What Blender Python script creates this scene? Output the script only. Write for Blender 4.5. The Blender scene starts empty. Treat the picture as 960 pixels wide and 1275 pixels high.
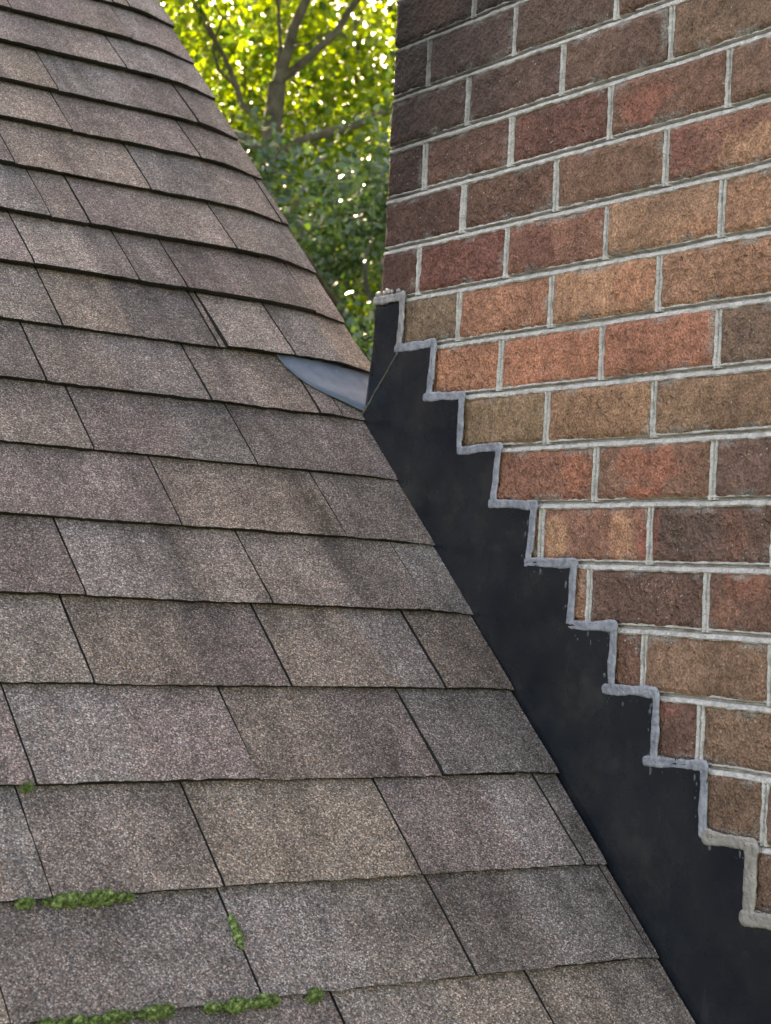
import bpy, bmesh, math, random
import numpy as np
from mathutils import Vector, Matrix, noise

# ------------------------------------------------------------------ camera, light, exposure
sc = bpy.context.scene
col = sc.collection
cam_data = bpy.data.cameras.new("camera")
cam = bpy.data.objects.new("camera", cam_data)
col.objects.link(cam)
CAM = Vector((-1.40950, -1.99715, -0.78783))
RX = Vector((0.821305, -0.568254, 0.050453))
RD = Vector((0.066766, 0.007913, -0.997737))
RF = Vector((0.566569, 0.822815, 0.044439))
m = Matrix((RX, -RD, -RF)).transposed().to_4x4()
m.translation = CAM
cam.matrix_world = m
cam_data.sensor_fit = 'AUTO'
cam_data.sensor_width = 36.0
cam_data.lens = 36.0 * 2170.667 / 1275.0
cam_data.clip_start = 0.05
cam_data.clip_end = 600
cam_data.dof.use_dof = True
cam_data.dof.focus_distance = 2.15
cam_data.dof.aperture_fstop = 13.0
sc.camera = cam

SUN_AZ, SUN_EL = math.radians(18), math.radians(33)
world = bpy.data.worlds.new("World")
sc.world = world
world.use_nodes = True
wn = world.node_tree
sky = wn.nodes.new('ShaderNodeTexSky')
sky.sky_type = 'NISHITA'
sky.sun_disc = False
sky.sun_elevation = SUN_EL
sky.sun_rotation = SUN_AZ
sky.air_density = 1.0
sky.dust_density = 2.5
sky.ozone_density = 0.6
bg = wn.nodes['Background']
bg.inputs['Strength'].default_value = 0.15
wn.links.new(sky.outputs[0], bg.inputs['Color'])

sun_data = bpy.data.lights.new("sun", 'SUN')
sun_data.energy = 4.8
sun_data.angle = math.radians(0.5)
sun_data.color = (1.0, 0.94, 0.84)
sun = bpy.data.objects.new("sun", sun_data)
col.objects.link(sun)
SD = Vector((math.sin(SUN_AZ) * math.cos(SUN_EL), math.cos(SUN_AZ) * math.cos(SUN_EL), math.sin(SUN_EL)))
sun.rotation_euler = SD.to_track_quat('Z', 'Y').to_euler()
sun.location = SD * 40

vs = sc.view_settings
vs.view_transform = 'Standard'
vs.look = 'None'
vs.gamma = 1.0
vs.use_curve_mapping = False
vs.exposure = 2.55
vs.use_white_balance = True
vs.white_balance_temperature = 9600
vs.white_balance_tint = 17

# ------------------------------------------------------------------ helpers
def nz(x, y=0.0, z=0.0):
    return noise.noise(Vector((x, y, z)))

def smooth01(a, b, x):
    t = min(1.0, max(0.0, (x - a) / (b - a)))
    return t * t * (3 - 2 * t)

def link(o, parent=None):
    col.objects.link(o)
    if parent is not None:
        o.parent = parent
    return o

def empty(name, loc=(0, 0, 0)):
    o = bpy.data.objects.new(name, None)
    o.location = loc
    o.empty_display_size = 0.1
    return link(o)

def tag(o, label=None, cat=None, group=None, kind=None):
    if label: o["label"] = label
    if cat: o["category"] = cat
    if group: o["group"] = group
    if kind: o["kind"] = kind
    return o

def mesh_obj(name, verts, faces, mats, parent=None, midx=None, cols=None, smooth=False):
    """verts in world space; the parent's location is subtracted"""
    off = parent.location if parent is not None else Vector((0, 0, 0))
    if parent is not None and parent.parent is not None:
        off = off + parent.parent.location
    me = bpy.data.meshes.new(name)
    me.from_pydata([(v[0] - off[0], v[1] - off[1], v[2] - off[2]) for v in verts], [], faces)
    if not isinstance(mats, (list, tuple)): mats = [mats]
    for mt in mats: me.materials.append(mt)
    if midx is not None: me.polygons.foreach_set("material_index", midx)
    if smooth: me.polygons.foreach_set("use_smooth", [True] * len(me.polygons))
    if cols is not None:
        at = me.color_attributes.new("tone", 'FLOAT_COLOR', 'POINT')
        at.data.foreach_set("color", np.array([(c[0], c[1], c[2], 1.0) for c in cols], dtype=np.float32).ravel())
    me.update()
    return link(bpy.data.objects.new(name, me), parent)

def box_vf(x0, x1, y0, y1, z0, z1):
    v = [(x, y, z) for x in (x0, x1) for y in (y0, y1) for z in (z0, z1)]
    f = [(0, 1, 3, 2), (4, 6, 7, 5), (0, 4, 5, 1), (2, 3, 7, 6), (0, 2, 6, 4), (1, 5, 7, 3)]
    return v, f

def s2l(c):
    return tuple((x / 255 / 12.92) if x / 255 <= 0.04045 else ((x / 255 + 0.055) / 1.055) ** 2.4 for x in c)

class NT:
    """small node-tree helper"""
    def __init__(self, name):
        self.mat = bpy.data.materials.new(name)
        self.mat.use_nodes = True
        self.t = self.mat.node_tree
        self.b = self.t.nodes['Principled BSDF']
        self.out = self.t.nodes['Material Output']
    def n(self, typ, **kw):
        nd = self.t.nodes.new(typ)
        for k, v in kw.items():
            if k in nd.inputs: pass
            setattr(nd, k, v)
        return nd
    def l(self, a, b): self.t.links.new(a, b)
    def pos(self): return self.n('ShaderNodeNewGeometry').outputs['Position']
    def noise(self, vec, scale, detail=3, rough=0.55):
        nd = self.n('ShaderNodeTexNoise')
        nd.inputs['Scale'].default_value = scale
        nd.inputs['Detail'].default_value = detail
        nd.inputs['Roughness'].default_value = rough
        self.l(vec, nd.inputs['Vector'])
        return nd.outputs['Fac']
    def voro(self, vec, scale, feature='F1'):
        nd = self.n('ShaderNodeTexVoronoi')
        nd.feature = feature
        nd.inputs['Scale'].default_value = scale
        self.l(vec, nd.inputs['Vector'])
        return nd
    def ramp(self, fac, stops):
        nd = self.n('ShaderNodeValToRGB')
        els = nd.color_ramp.elements
        while len(els) > len(stops): els.remove(els[-1])
        while len(els) < len(stops): els.new(1.0)
        for e, (p, c) in zip(els, stops):
            e.position = p
            e.color = (c, c, c, 1) if isinstance(c, (int, float)) else (*c, 1)
        self.l(fac, nd.inputs['Fac'])
        return nd.outputs['Color']
    def math(self, op, a, b=None, clamp=False):
        nd = self.n('ShaderNodeMath'); nd.operation = op; nd.use_clamp = clamp
        for i, v in enumerate((a, b)):
            if v is None: continue
            if isinstance(v, (int, float)): nd.inputs[i].default_value = v
            else: self.l(v, nd.inputs[i])
        return nd.outputs[0]
    def mix(self, fac, a, b, mode='MIX'):
        nd = self.n('ShaderNodeMix'); nd.data_type = 'RGBA'; nd.blend_type = mode; nd.clamp_factor = True
        for i, v in ((0, fac), (6, a), (7, b)):
            if isinstance(v, (int, float)): nd.inputs[i].default_value = v
            elif isinstance(v, tuple): nd.inputs[i].default_value = (*v, 1) if len(v) == 3 else v
            else: self.l(v, nd.inputs[i])
        return nd.outputs[2]
    def bump(self, h, strength, dist, normal=None):
        nd = self.n('ShaderNodeBump')
        nd.inputs['Strength'].default_value = strength
        nd.inputs['Distance'].default_value = dist
        self.l(h, nd.inputs['Height'])
        if normal is not None: self.l(normal, nd.inputs['Normal'])
        return nd.outputs['Normal']
    def attr(self, name):
        nd = self.n('ShaderNodeAttribute'); nd.attribute_name = name
        return nd.outputs['Color']
    def setp(self, **kw):
        for k, v in kw.items():
            k = k.replace('_', ' ')
            if isinstance(v, (int, float)): self.b.inputs[k].default_value = v
            elif isinstance(v, tuple): self.b.inputs[k].default_value = (*v, 1)
            else: self.l(v, self.b.inputs[k])

# ------------------------------------------------------------------ materials
def mat_shingle():
    g = NT("shingle_granules"); p = g.pos()
    tone = g.attr("tone")
    v1 = g.voro(p, 690)
    cell = g.n('ShaderNodeSeparateColor'); g.l(v1.outputs['Color'], cell.inputs[0])
    gran = g.ramp(cell.outputs[0], [(0.0, 0.24), (0.25, 0.56), (0.6, 0.98), (0.84, 1.45), (0.93, 2.2), (1.0, 3.0)])
    c = g.mix(1.0, tone, gran, 'MULTIPLY')
    # some granules are bluish, some reddish
    hue = g.ramp(cell.outputs[1], [(0.0, (1.18, 0.96, 0.86)), (0.4, (1.0, 1.0, 1.0)), (0.7, (0.97, 1.0, 1.02)), (1.0, (0.86, 0.98, 1.14))])
    c = g.mix(1.0, c, hue, 'MULTIPLY')
    mot = g.ramp(g.noise(p, 38, 4, 0.6), [(0.25, 0.74), (0.5, 1.0), (0.75, 1.22)])
    c = g.mix(1.0, c, mot, 'MULTIPLY')
    mot2 = g.ramp(g.noise(p, 9, 3, 0.6), [(0.3, 0.80), (0.5, 1.0), (0.7, 1.14)])
    c = g.mix(1.0, c, mot2, 'MULTIPLY')
    # weather streaks running down the slope
    rot = g.n('ShaderNodeVectorRotate'); rot.rotation_type = 'X_AXIS'; rot.inputs['Angle'].default_value = -0.769949; g.l(p, rot.inputs['Vector'])
    sc2 = g.n('ShaderNodeVectorMath'); sc2.operation = 'MULTIPLY'; sc2.inputs[1].default_value = (1.0, 0.15, 1.0); g.l(rot.outputs[0], sc2.inputs[0])
    streak = g.ramp(g.noise(sc2.outputs[0], 17, 5, 0.62), [(0.27, 0.46), (0.42, 0.84), (0.56, 1.06), (0.75, 1.22)])
    c = g.mix(1.0, c, streak, 'MULTIPLY')
    # bald spots where granules have washed off
    bald = g.ramp(g.noise(p, 62, 5, 0.7), [(0.70, 0.0), (0.76, 0.75)])
    c = g.mix(bald, c, (0.035, 0.034, 0.036))
    h = g.math('SUBTRACT', 1.0, v1.outputs['Distance'])
    nrm = g.bump(h, 0.75, 0.0011)
    g.setp(Base_Color=c, Roughness=0.9, Normal=nrm)
    g.b.inputs['Specular IOR Level'].default_value = 0.25
    return g.mat

def mat_edge():
    g = NT("asphalt_cut_edge"); p = g.pos()
    c = g.ramp(g.noise(p, 400, 3), [(0.35, (0.004, 0.0038, 0.0038)), (0.75, (0.020, 0.018, 0.017))])
    g.setp(Base_Color=c, Roughness=0.95, Normal=g.bump(g.noise(p, 500, 2), 0.6, 0.001))
    return g.mat

def soot(g, p):
    """soot stain that spreads from the top of the far chimney corner: 0 clean .. 1 black"""
    sx = g.n('ShaderNodeSeparateXYZ'); g.l(p, sx.inputs[0])
    a = g.math('MULTIPLY', sx.outputs[2], 1.35)          # higher up
    b = g.math('MULTIPLY', sx.outputs[1], 1.25)          # nearer the far corner
    f = g.math('ADD', a, b)
    f = g.math('ADD', f, g.math('MULTIPLY', g.math('SUBTRACT', g.noise(p, 11, 4, 0.6), 0.5), 0.42))
    return g.ramp(g.math('ADD', f, 0.62), [(0.18, 0.0), (0.48, 0.55), (0.76, 0.88)])

def mat_brick():
    g = NT("brick_clay"); p = g.pos()
    tone = g.attr("tone")
    n1 = g.ramp(g.noise(p, 42, 4, 0.62), [(0.28, 0.74), (0.5, 1.0), (0.74, 1.26)])
    dist = g.n('ShaderNodeVectorMath'); dist.operation = 'ADD'
    wn_ = g.n('ShaderNodeTexNoise'); wn_.inputs['Scale'].default_value = 120; wn_.inputs['Detail'].default_value = 2; g.l(p, wn_.inputs['Vector'])
    wv = g.n('ShaderNodeVectorMath'); wv.operation = 'SCALE'; wv.inputs['Scale'].default_value = 0.010; g.l(wn_.outputs['Color'], wv.inputs[0])
    g.l(p, dist.inputs[0]); g.l(wv.outputs[0], dist.inputs[1])
    pw = dist.outputs[0]
    lump = g.ramp(g.noise(pw, 105, 2.5, 0.55), [(0.30, 0.0), (0.70, 1.0)])     # rough clay crust
    rnd_ = g.n('ShaderNodeObjectInfo').outputs['Random']
    fine = g.noise(p, 360, 4, 0.75)
    n2 = g.ramp(fine, [(0.32, 0.44), (0.5, 0.97), (0.68, 1.68)])
    n3 = g.ramp(lump, [(0.10, 0.76), (0.5, 1.0), (0.95, 1.18)])
    c = g.mix(1.0, tone, n1, 'MULTIPLY')
    c = g.mix(1.0, c, n2, 'MULTIPLY')
    c = g.mix(1.0, c, n3, 'MULTIPLY')
    # pale sand/mortar film on the high points, in patches
    film = g.ramp(g.noise(pw, 300, 3, 0.7), [(0.58, 0.0), (0.70, 0.55)])
    filmzone = g.ramp(g.noise(p, 15, 4, 0.65), [(0.42, 0.05), (0.62, 0.9)])
    c = g.mix(g.math('MULTIPLY', g.math('MULTIPLY', film, filmzone), g.math('ADD', 0.25, rnd_), True), c, (0.40, 0.35, 0.29))
    spk = g.voro(p, 210); sr = g.n('ShaderNodeSeparateColor'); g.l(spk.outputs['Color'], sr.inputs[0])
    dot = g.math('MULTIPLY', g.ramp(spk.outputs['Distance'], [(0.18, 1.0), (0.30, 0.0)]), g.ramp(sr.outputs[0], [(0.93, 0.0), (0.96, 0.8)]))
    c = g.mix(dot, c, (0.55, 0.50, 0.44))
    pits = g.ramp(g.noise(p, 170, 3, 0.65), [(0.64, 0.0), (0.71, 0.75)])
    c = g.mix(pits, c, (0.03, 0.022, 0.02))
    c = g.mix(soot(g, p), c, (0.010, 0.0075, 0.007))
    h = g.math('ADD', g.math('MULTIPLY', lump, g.math('ADD', 0.45, g.math('MULTIPLY', rnd_, 0.9))), g.math('MULTIPLY', fine, 0.55))
    h = g.math('SUBTRACT', h, g.math('MULTIPLY', pits, 0.5))
    g.setp(Base_Color=c, Roughness=0.85, Normal=g.bump(h, 1.0, 0.0075))
    g.b.inputs['Specular IOR Level'].default_value = 0.4
    return g.mat

def mat_mortar():
    g = NT("grey_mortar"); p = g.pos()
    c = g.ramp(g.noise(p, 70, 5, 0.65), [(0.25, (0.38, 0.36, 0.36)), (0.5, (0.68, 0.65, 0.645)), (0.75, (0.86, 0.83, 0.82))])
    gr = g.ramp(g.noise(p, 420, 4, 0.7), [(0.28, 0.74), (0.5, 1.06), (0.7, 1.2)])
    c = g.mix(1.0, c, gr, 'MULTIPLY')
    c = g.mix(soot(g, p), c, (0.03, 0.03, 0.032))
    h = g.math('ADD', g.noise(p, 350, 4, 0.7), g.math('MULTIPLY', g.noise(p, 90, 2), 1.2))
    g.setp(Base_Color=c, Roughness=0.93, Normal=g.bump(h, 1.0, 0.006))
    return g.mat

def mat_flashing():
    g = NT("black_painted_metal"); p = g.pos()
    c = g.ramp(g.noise(p, 7, 4, 0.6), [(0.35, (0.0055, 0.0085, 0.014)), (0.65, (0.0095, 0.0125, 0.018))])
    mp = g.n('ShaderNodeMapping'); mp.inputs['Scale'].default_value = (1, 3.0, 0.8); g.l(p, mp.inputs[0])
    # faint run marks, and a patchy film of roof dust
    dust = g.ramp(g.noise(mp.outputs[0], 14, 5, 0.6), [(0.60, 0.0), (0.85, 0.05)])
    c = g.mix(dust, c, (0.30, 0.30, 0.29))
    film = g.ramp(g.noise(p, 6.5, 7, 0.70), [(0.40, 0.0), (0.54, 0.018), (0.70, 0.07)])
    c = g.mix(film, c, (0.40, 0.35, 0.27))
    spk = g.voro(p, 55)
    sc_ = g.n('ShaderNodeSeparateColor'); g.l(spk.outputs['Color'], sc_.inputs[0])
    dot = g.math('MULTIPLY', g.ramp(spk.outputs['Distance'], [(0.05, 1.0), (0.11, 0.0)]), g.ramp(sc_.outputs[0], [(0.955, 0.0), (0.965, 0.5)]))
    c = g.mix(dot, c, (0.45, 0.46, 0.48))
    ro = g.ramp(g.noise(p, 22, 4, 0.6), [(0.3, 0.16), (0.7, 0.36)])
    g.setp(Base_Color=c, Roughness=ro, Normal=g.bump(g.noise(p, 28, 2), 0.12, 0.01))
    return g.mat

def mat_plate():
    g = NT("zinc_grey_metal"); p = g.pos()
    c = g.ramp(g.noise(p, 30, 4, 0.6), [(0.3, (0.075, 0.098, 0.135)), (0.7, (0.125, 0.155, 0.20))])
    sp = g.ramp(g.noise(p, 120, 3, 0.7), [(0.68, 0.0), (0.76, 0.6)])
    c = g.mix(sp, c, (0.55, 0.56, 0.58))
    g.setp(Base_Color=c, Roughness=0.62, Normal=g.bump(g.noise(p, 25, 2), 0.1, 0.01))
    g.b.inputs['Specular IOR Level'].default_value = 0.12
    return g.mat

def mat_sealant(name, dark, light):
    g = NT(name); p = g.pos()
    c = g.ramp(g.noise(p, 85, 4, 0.6), [(0.3, dark), (0.7, light)])
    dirt = g.ramp(g.noise(p, 190, 4, 0.7), [(0.62, 0.0), (0.74, 0.55)])
    c = g.mix(dirt, c, (0.10, 0.10, 0.11))
    g.setp(Base_Color=c, Roughness=0.34, Normal=g.bump(g.noise(p, 130, 4, 0.65), 0.9, 0.004))
    return g.mat

def mat_leaf(name, c0, c1, trans, rough=0.45, tw=0.55):
    g = NT(name)
    oi = g.attr("tone")
    sep = g.n('ShaderNodeSeparateColor'); g.l(oi, sep.inputs[0])
    c = g.ramp(sep.outputs[0], [(0.0, c0), (1.0, c1)])
    tc = g.mix(1.0, c, trans, 'MULTIPLY')
    g.setp(Base_Color=c, Roughness=rough)
    tr = g.n('ShaderNodeBsdfTranslucent'); g.l(tc, tr.inputs[0])
    ad = g.n('ShaderNodeMixShader'); ad.inputs[0].default_value = tw
    g.l(g.b.outputs[0], ad.inputs[1]); g.l(tr.outputs[0], ad.inputs[2]); g.l(ad.outputs[0], g.out.inputs[0])
    return g.mat

def mat_bark():
    g = NT("grey_bark"); p = g.pos()
    c = g.ramp(g.noise(p, 14, 5, 0.65), [(0.3, (0.028, 0.023, 0.018)), (0.7, (0.115, 0.10, 0.082))])
    g.setp(Base_Color=c, Roughness=0.9, Normal=g.bump(g.noise(p, 30, 4), 0.6, 0.02))
    return g.mat

def mat_moss():
    g = NT("moss"); p = g.pos()
    c = g.ramp(g.noise(p, 220, 4, 0.6), [(0.28, (0.045, 0.040, 0.018)), (0.42, (0.050, 0.085, 0.022)), (0.52, (0.13, 0.20, 0.055)), (0.68, (0.36, 0.43, 0.20))])
    g.setp(Base_Color=c, Roughness=0.9, Normal=g.bump(g.noise(p, 500, 3), 0.8, 0.002))
    return g.mat

def mat_plain(name, c0, c1, scale, rough=0.8):
    g = NT(name); p = g.pos()
    g.setp(Base_Color=g.ramp(g.noise(p, scale, 5, 0.6), [(0.3, c0), (0.7, c1)]), Roughness=rough)
    return g.mat

M = dict(
    shingle=mat_shingle(), edge=mat_edge(), brick=mat_brick(), mortar=mat_mortar(), flash=mat_flashing(), plate=mat_plate(),
    seal=mat_sealant("grey_sealant", (0.14, 0.155, 0.195), (0.33, 0.345, 0.40)),
    seal2=mat_sealant("beige_grey_sealant", (0.21, 0.19, 0.18), (0.33, 0.305, 0.285)),
    crust=mat_sealant("crusty_sealant", (0.17, 0.17, 0.185), (0.40, 0.37, 0.37)),
    leaf=mat_leaf("sunny_leaf", (0.016, 0.042, 0.010), (0.145, 0.185, 0.022), (2.7, 2.8, 0.9)),
    leaf_dark=mat_leaf("dark_leaf", (0.016, 0.042, 0.028), (0.055, 0.100, 0.055), (3.4, 3.4, 0.7), 0.26, 0.20),
    seam=mat_sealant("seam_solder", (0.05, 0.048, 0.042), (0.14, 0.13, 0.11)),
    smear=mat_sealant("thin_sealant_smear", (0.028, 0.032, 0.038), (0.10, 0.108, 0.12)),
    bark=mat_bark(), moss=mat_moss(),
    grass=mat_plain("lawn", (0.035, 0.06, 0.015), (0.08, 0.12, 0.03), 3.0, 0.95),
    siding=mat_plain("painted_board", (0.50, 0.49, 0.46), (0.60, 0.59, 0.56), 6.0, 0.7),
    deck=mat_plain("roofing_felt", (0.010, 0.010, 0.010), (0.025, 0.024, 0.023), 60, 0.95),
)

# ------------------------------------------------------------------ setting: ground
GZ = -5.6
gs = 24
gv = [(-250 + 500 * i / gs, -250 + 500 * j / gs, GZ + 0.25 * nz(i * 0.9, j * 0.9)) for i in range(gs + 1) for j in range(gs + 1)]
gf = [(i * (gs + 1) + j, (i + 1) * (gs + 1) + j, (i + 1) * (gs + 1) + j + 1, i * (gs + 1) + j + 1) for i in range(gs) for j in range(gs)]
tag(mesh_obj("ground", gv, gf, M['grass'], smooth=True), kind="structure")

# ------------------------------------------------------------------ the house: roof plane, deck, shingles
TH = 0.769949
S_ = Vector((0, math.cos(TH), math.sin(TH)))
N_ = Vector((0, -math.sin(TH), math.cos(TH)))
O_ = Vector((0, 0, -0.645103))
X_ = Vector((1, 0, 0))
RAKE = 0.069
def RP(x, s, n=0.0):
    d = 0.0
    if x > -0.13:
        d = 0.012 * ((x + 0.13) / 0.196) ** 2.6 * smooth01(0.14, 0.36, s)
    return O_ + X_ * x + S_ * s + N_ * (n - d)

house = empty("house", (-2.5, 0.0, GZ))
tag(house, "house roof of weathered brown-grey asphalt shingles in stepped courses, sloping up beside the chimney", "roof")
LEFT, SMIN, SMAX = -4.6, -3.0, 2.45

def slab(name, x0, x1, s0, s1, n0, n1, mat, parent):
    v = [O_ + X_ * x + S_ * s + N_ * n for x in (x0, x1) for s in (s0, s1) for n in (n0, n1)]
    f = [(0, 1, 3, 2), (4, 6, 7, 5), (0, 4, 5, 1), (2, 3, 7, 6), (0, 2, 6, 4), (1, 5, 7, 3)]
    return mesh_obj(name, v, f, mat, parent)
slab("roof_deck", LEFT, -0.003, SMIN, SMAX, -0.045, -0.006, M['deck'], house)
slab("roof_deck", -0.0031, 0.045, 0.135, SMAX, -0.045, -0.028, M['deck'], house)
slab("rake_board", 0.030, 0.052, 0.135, SMAX, -0.19, -0.0455, M['siding'], house)
# back slope, gable wall and front wall under the roof
pk = O_ + S_ * SMAX
bk = Vector((0, pk.y + (pk.y - (O_ + S_ * SMIN).y), (O_ + S_ * SMIN).z))
v = [(LEFT, pk.y, pk.z - 0.02), (0.045, pk.y, pk.z - 0.02), (0.045, bk.y, bk.z - 0.02), (LEFT, bk.y, bk.z - 0.02),
     (LEFT, pk.y, pk.z - 0.08), (0.045, pk.y, pk.z - 0.08), (0.045, bk.y, bk.z - 0.08), (LEFT, bk.y, bk.z - 0.08)]
mesh_obj("back_slope", v, [(0, 1, 2, 3), (7, 6, 5, 4), (0, 4, 5, 1), (1, 5, 6, 2), (2, 6, 7, 3), (3, 7, 4, 0)], M['deck'], house)
fy = (O_ + S_ * (SMIN + 0.3)).y; fz = (O_ + S_ * (SMIN + 0.3)).z - 0.06
by = bk.y - 0.3
v = [(-0.02, fy, GZ), (-0.02, by, GZ), (-0.02, by, fz), (-0.02, pk.y, pk.z - 0.1), (-0.02, fy, fz)]
v += [(-0.20, a[1], a[2]) for a in v]
mesh_obj("gable_wall", v, [(0, 1, 2, 3, 4), (9, 8, 7, 6, 5)] + [(i, i + 5, (i + 1) % 5 + 5, (i + 1) % 5) for i in range(5)], M['siding'], house)
v, f = box_vf(LEFT, -0.21, fy, fy + 0.15, GZ, fz); mesh_obj("front_wall", v, f, M['siding'], house)
v, f = box_vf(LEFT, -0.21, by - 0.15, by, GZ, fz); mesh_obj("back_wall", v, f, M['siding'], house)

# course bottoms (distance up the slope) and the joints seen in each course; tone = colour breaks inside a shingle
ROWS = [
    (1.300, [-0.029, -0.0635], [-0.20]),
    (1.168, [-0.297, -0.066], [-0.166]),
    (1.047, [-0.115], [-0.226]),
    (0.915, [-0.279, -0.018], [-0.147]),
    (0.794, [-0.289, -0.056], [-0.154]),
    (0.659, [-0.420, -0.192, 0.056], [-0.312, -0.061]),
    (0.527, [-0.398, -0.335, -0.086], [-0.24, -0.02]),
    (0.398, [-0.458, -0.296, -0.217, 0.011], [-0.113, -0.36]),
    (0.2655, [-0.451, -0.210, -0.198, -0.083], [-0.34]),
    (0.138, [-0.509, -0.267, -0.091, -0.053], [-0.39, -0.17]),
    (0.0115, [-0.479, -0.242], [-0.344, -0.12]),
    (-0.119, [-0.400, -0.157], [-0.50, -0.26]),
    (-0.249, [-0.566, -0.320, -0.083], [-0.42, -0.20]),
    (-0.381, [-0.594, -0.345, -0.125], [-0.457, -0.20]),
    (-0.5155, [-0.697, -0.439, -0.194], [-0.58, -0.312]),
    (-0.6505, [-0.716, -0.532, -0.288, -0.055], [-0.638, -0.419]),
    (-0.778, [-0.790, -0.536, -0.280, -0.031], [-0.66, -0.413]),
    (-0.910, [-0.700, -0.456, -0.210], [-0.32]),
]
PALW = Vector((1.05, 0.965, 0.915))
PAL = [(.150, .130, .117), (.135, .127, .124), (.165, .138, .116), (.118, .106, .100), (.172, .155, .138), (.142, .118, .114), (.145, .142, .138), (.178, .150, .122)]
PAL = [tuple((Vector(a).lerp(Vector((0.150, 0.130, 0.120)), 0.38)[i] * PALW[i]) for i in range(3)) for a in PAL]
rng = random.Random(11)

def make_shingle(x0, x1, sb, st, tones, rnd, rowphase, last, fine=True, n_up=0.0):
    w = x1 - x0
    nx = max(4, int(w / (0.0065 if fine else 0.06)))
    ns = 13 if fine else 2
    th_edge = (0.0048 if sb < 0.35 else 0.0064) + 0.0022 * rnd.random()
    lift = 0.0012 + 0.0022 * rnd.random() + n_up + (0.0022 if sb > 0.35 else 0.0)
    sd = rnd.random() * 50
    # colours: each zone between tone breaks has its own blend
    br = sorted(t for t in tones if x0 + 0.02 < t < x1 - 0.02)
    if not br and w > 0.13: br = [x0 + w * rnd.uniform(0.35, 0.65)]
    zone = [rnd.choice(PAL) for _ in range(len(br) + 1)]
    lum = rnd.uniform(0.86, 1.14)
    lum *= 1.07
    tint = Vector((0.985, 0.99, 1.02))
    zone = [Vector(a_[q_] * tint[q_] for q_ in range(3)) * rnd.uniform(0.86, 1.14) for a_ in zone]
    slant = [rnd.uniform(-0.15, 0.15) for _ in br]
    verts, cols, faces, mi = [], [], [], []
    step = (st - sb)
    for j in range(ns + 1):
        tj = j / ns
        s = sb + step * tj
        for i in range(nx + 1):
            x = x0 + w * i / nx
            ss = s
            xx = x
            if j == 0:
                ss += 0.0014 * nz(x * 9, rowphase) + 0.0015 * nz(x * 60, rowphase + 5, sd) + 0.0013 * nz(x * 170, sd)
            if i in (0, nx):
                xx += 0.0006 * nz(s * 140, sd, 3.0 + i)
            low = 0.0011 * nz(x * 7, s * 9, sd * 0.2)
            n = (0.0022 + lift + th_edge) * (1 - tj) + 0.0004 * tj + low * (1 - 0.7 * tj)
            if sb > 0.2 and x > -0.02: n *= 1 - 0.45 * smooth01(-0.02, 0.07, x)
            if sb < 0.2 and x > -0.07: n = n * (1 - 0.5 * smooth01(-0.07, -0.008, x)) + 0.0012 * smooth01(-0.07, -0.008, x)
            if j == 0: n -= 0.0009 + 0.0005 * nz(x * 120, sd)
            verts.append(RP(xx, ss, n))
            c = Vector(zone[0])
            for q, b in enumerate(br):
                e = b + slant[q] * (s - sb - 0.06) + 0.010 * nz(s * 30, sd, q * 3.3)
                c = c.lerp(Vector(zone[q + 1]), smooth01(e - 0.007, e + 0.007, x))
            cols.append(c * lum)
    W_ = nx + 1
    for j in range(ns):
        for i in range(nx):
            faces.append((j * W_ + i, j * W_ + i + 1, (j + 1) * W_ + i + 1, (j + 1) * W_ + i)); mi.append(0)
    # underside skirt: front and the two sides
    ring = list(range(nx, -1, -1))
    border = [(j * W_) for j in range(ns, -1, -1)] + list(range(1, nx + 1)) + [j * W_ + nx for j in range(1, ns + 1)]
    base = len(verts)
    for idx in border:
        p = verts[idx]
        j = idx // W_
        back = 0.0030 if j == 0 else 0.0
        verts.append(p - N_ * (th_edge * (1 - 0.35 * j / ns) * (1 + 0.45 * nz(p.x * 11, rowphase, 3.0) + 0.25 * nz(p.x * 60, sd))) + S_ * back); cols.append((0.02, 0.02, 0.02))
    for q in range(len(border) - 1):
        faces.append((border[q], base + q, base + q + 1, border[q + 1])); mi.append(1)
    # bottom face
    faces.append((base, base + ns, base + ns + nx, base + ns + nx + ns)[::-1]); mi.append(1)
    return verts, faces, mi, cols

def row_joints(k, sb, joints, tones, rnd):
    js = sorted(joints)
    out = list(js)
    x = js[0] if js else -0.3
    tn = list(tones)
    while x > LEFT + 0.3:
        nxt = x - rnd.choice([0.245, 0.24, 0.25, 0.19, 0.13, 0.245])
        if rnd.random() < 0.6: tn.append((x + nxt) / 2 + rnd.uniform(-0.03, 0.03))
        out.append(nxt); x = nxt
    return sorted(out), tn

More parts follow.
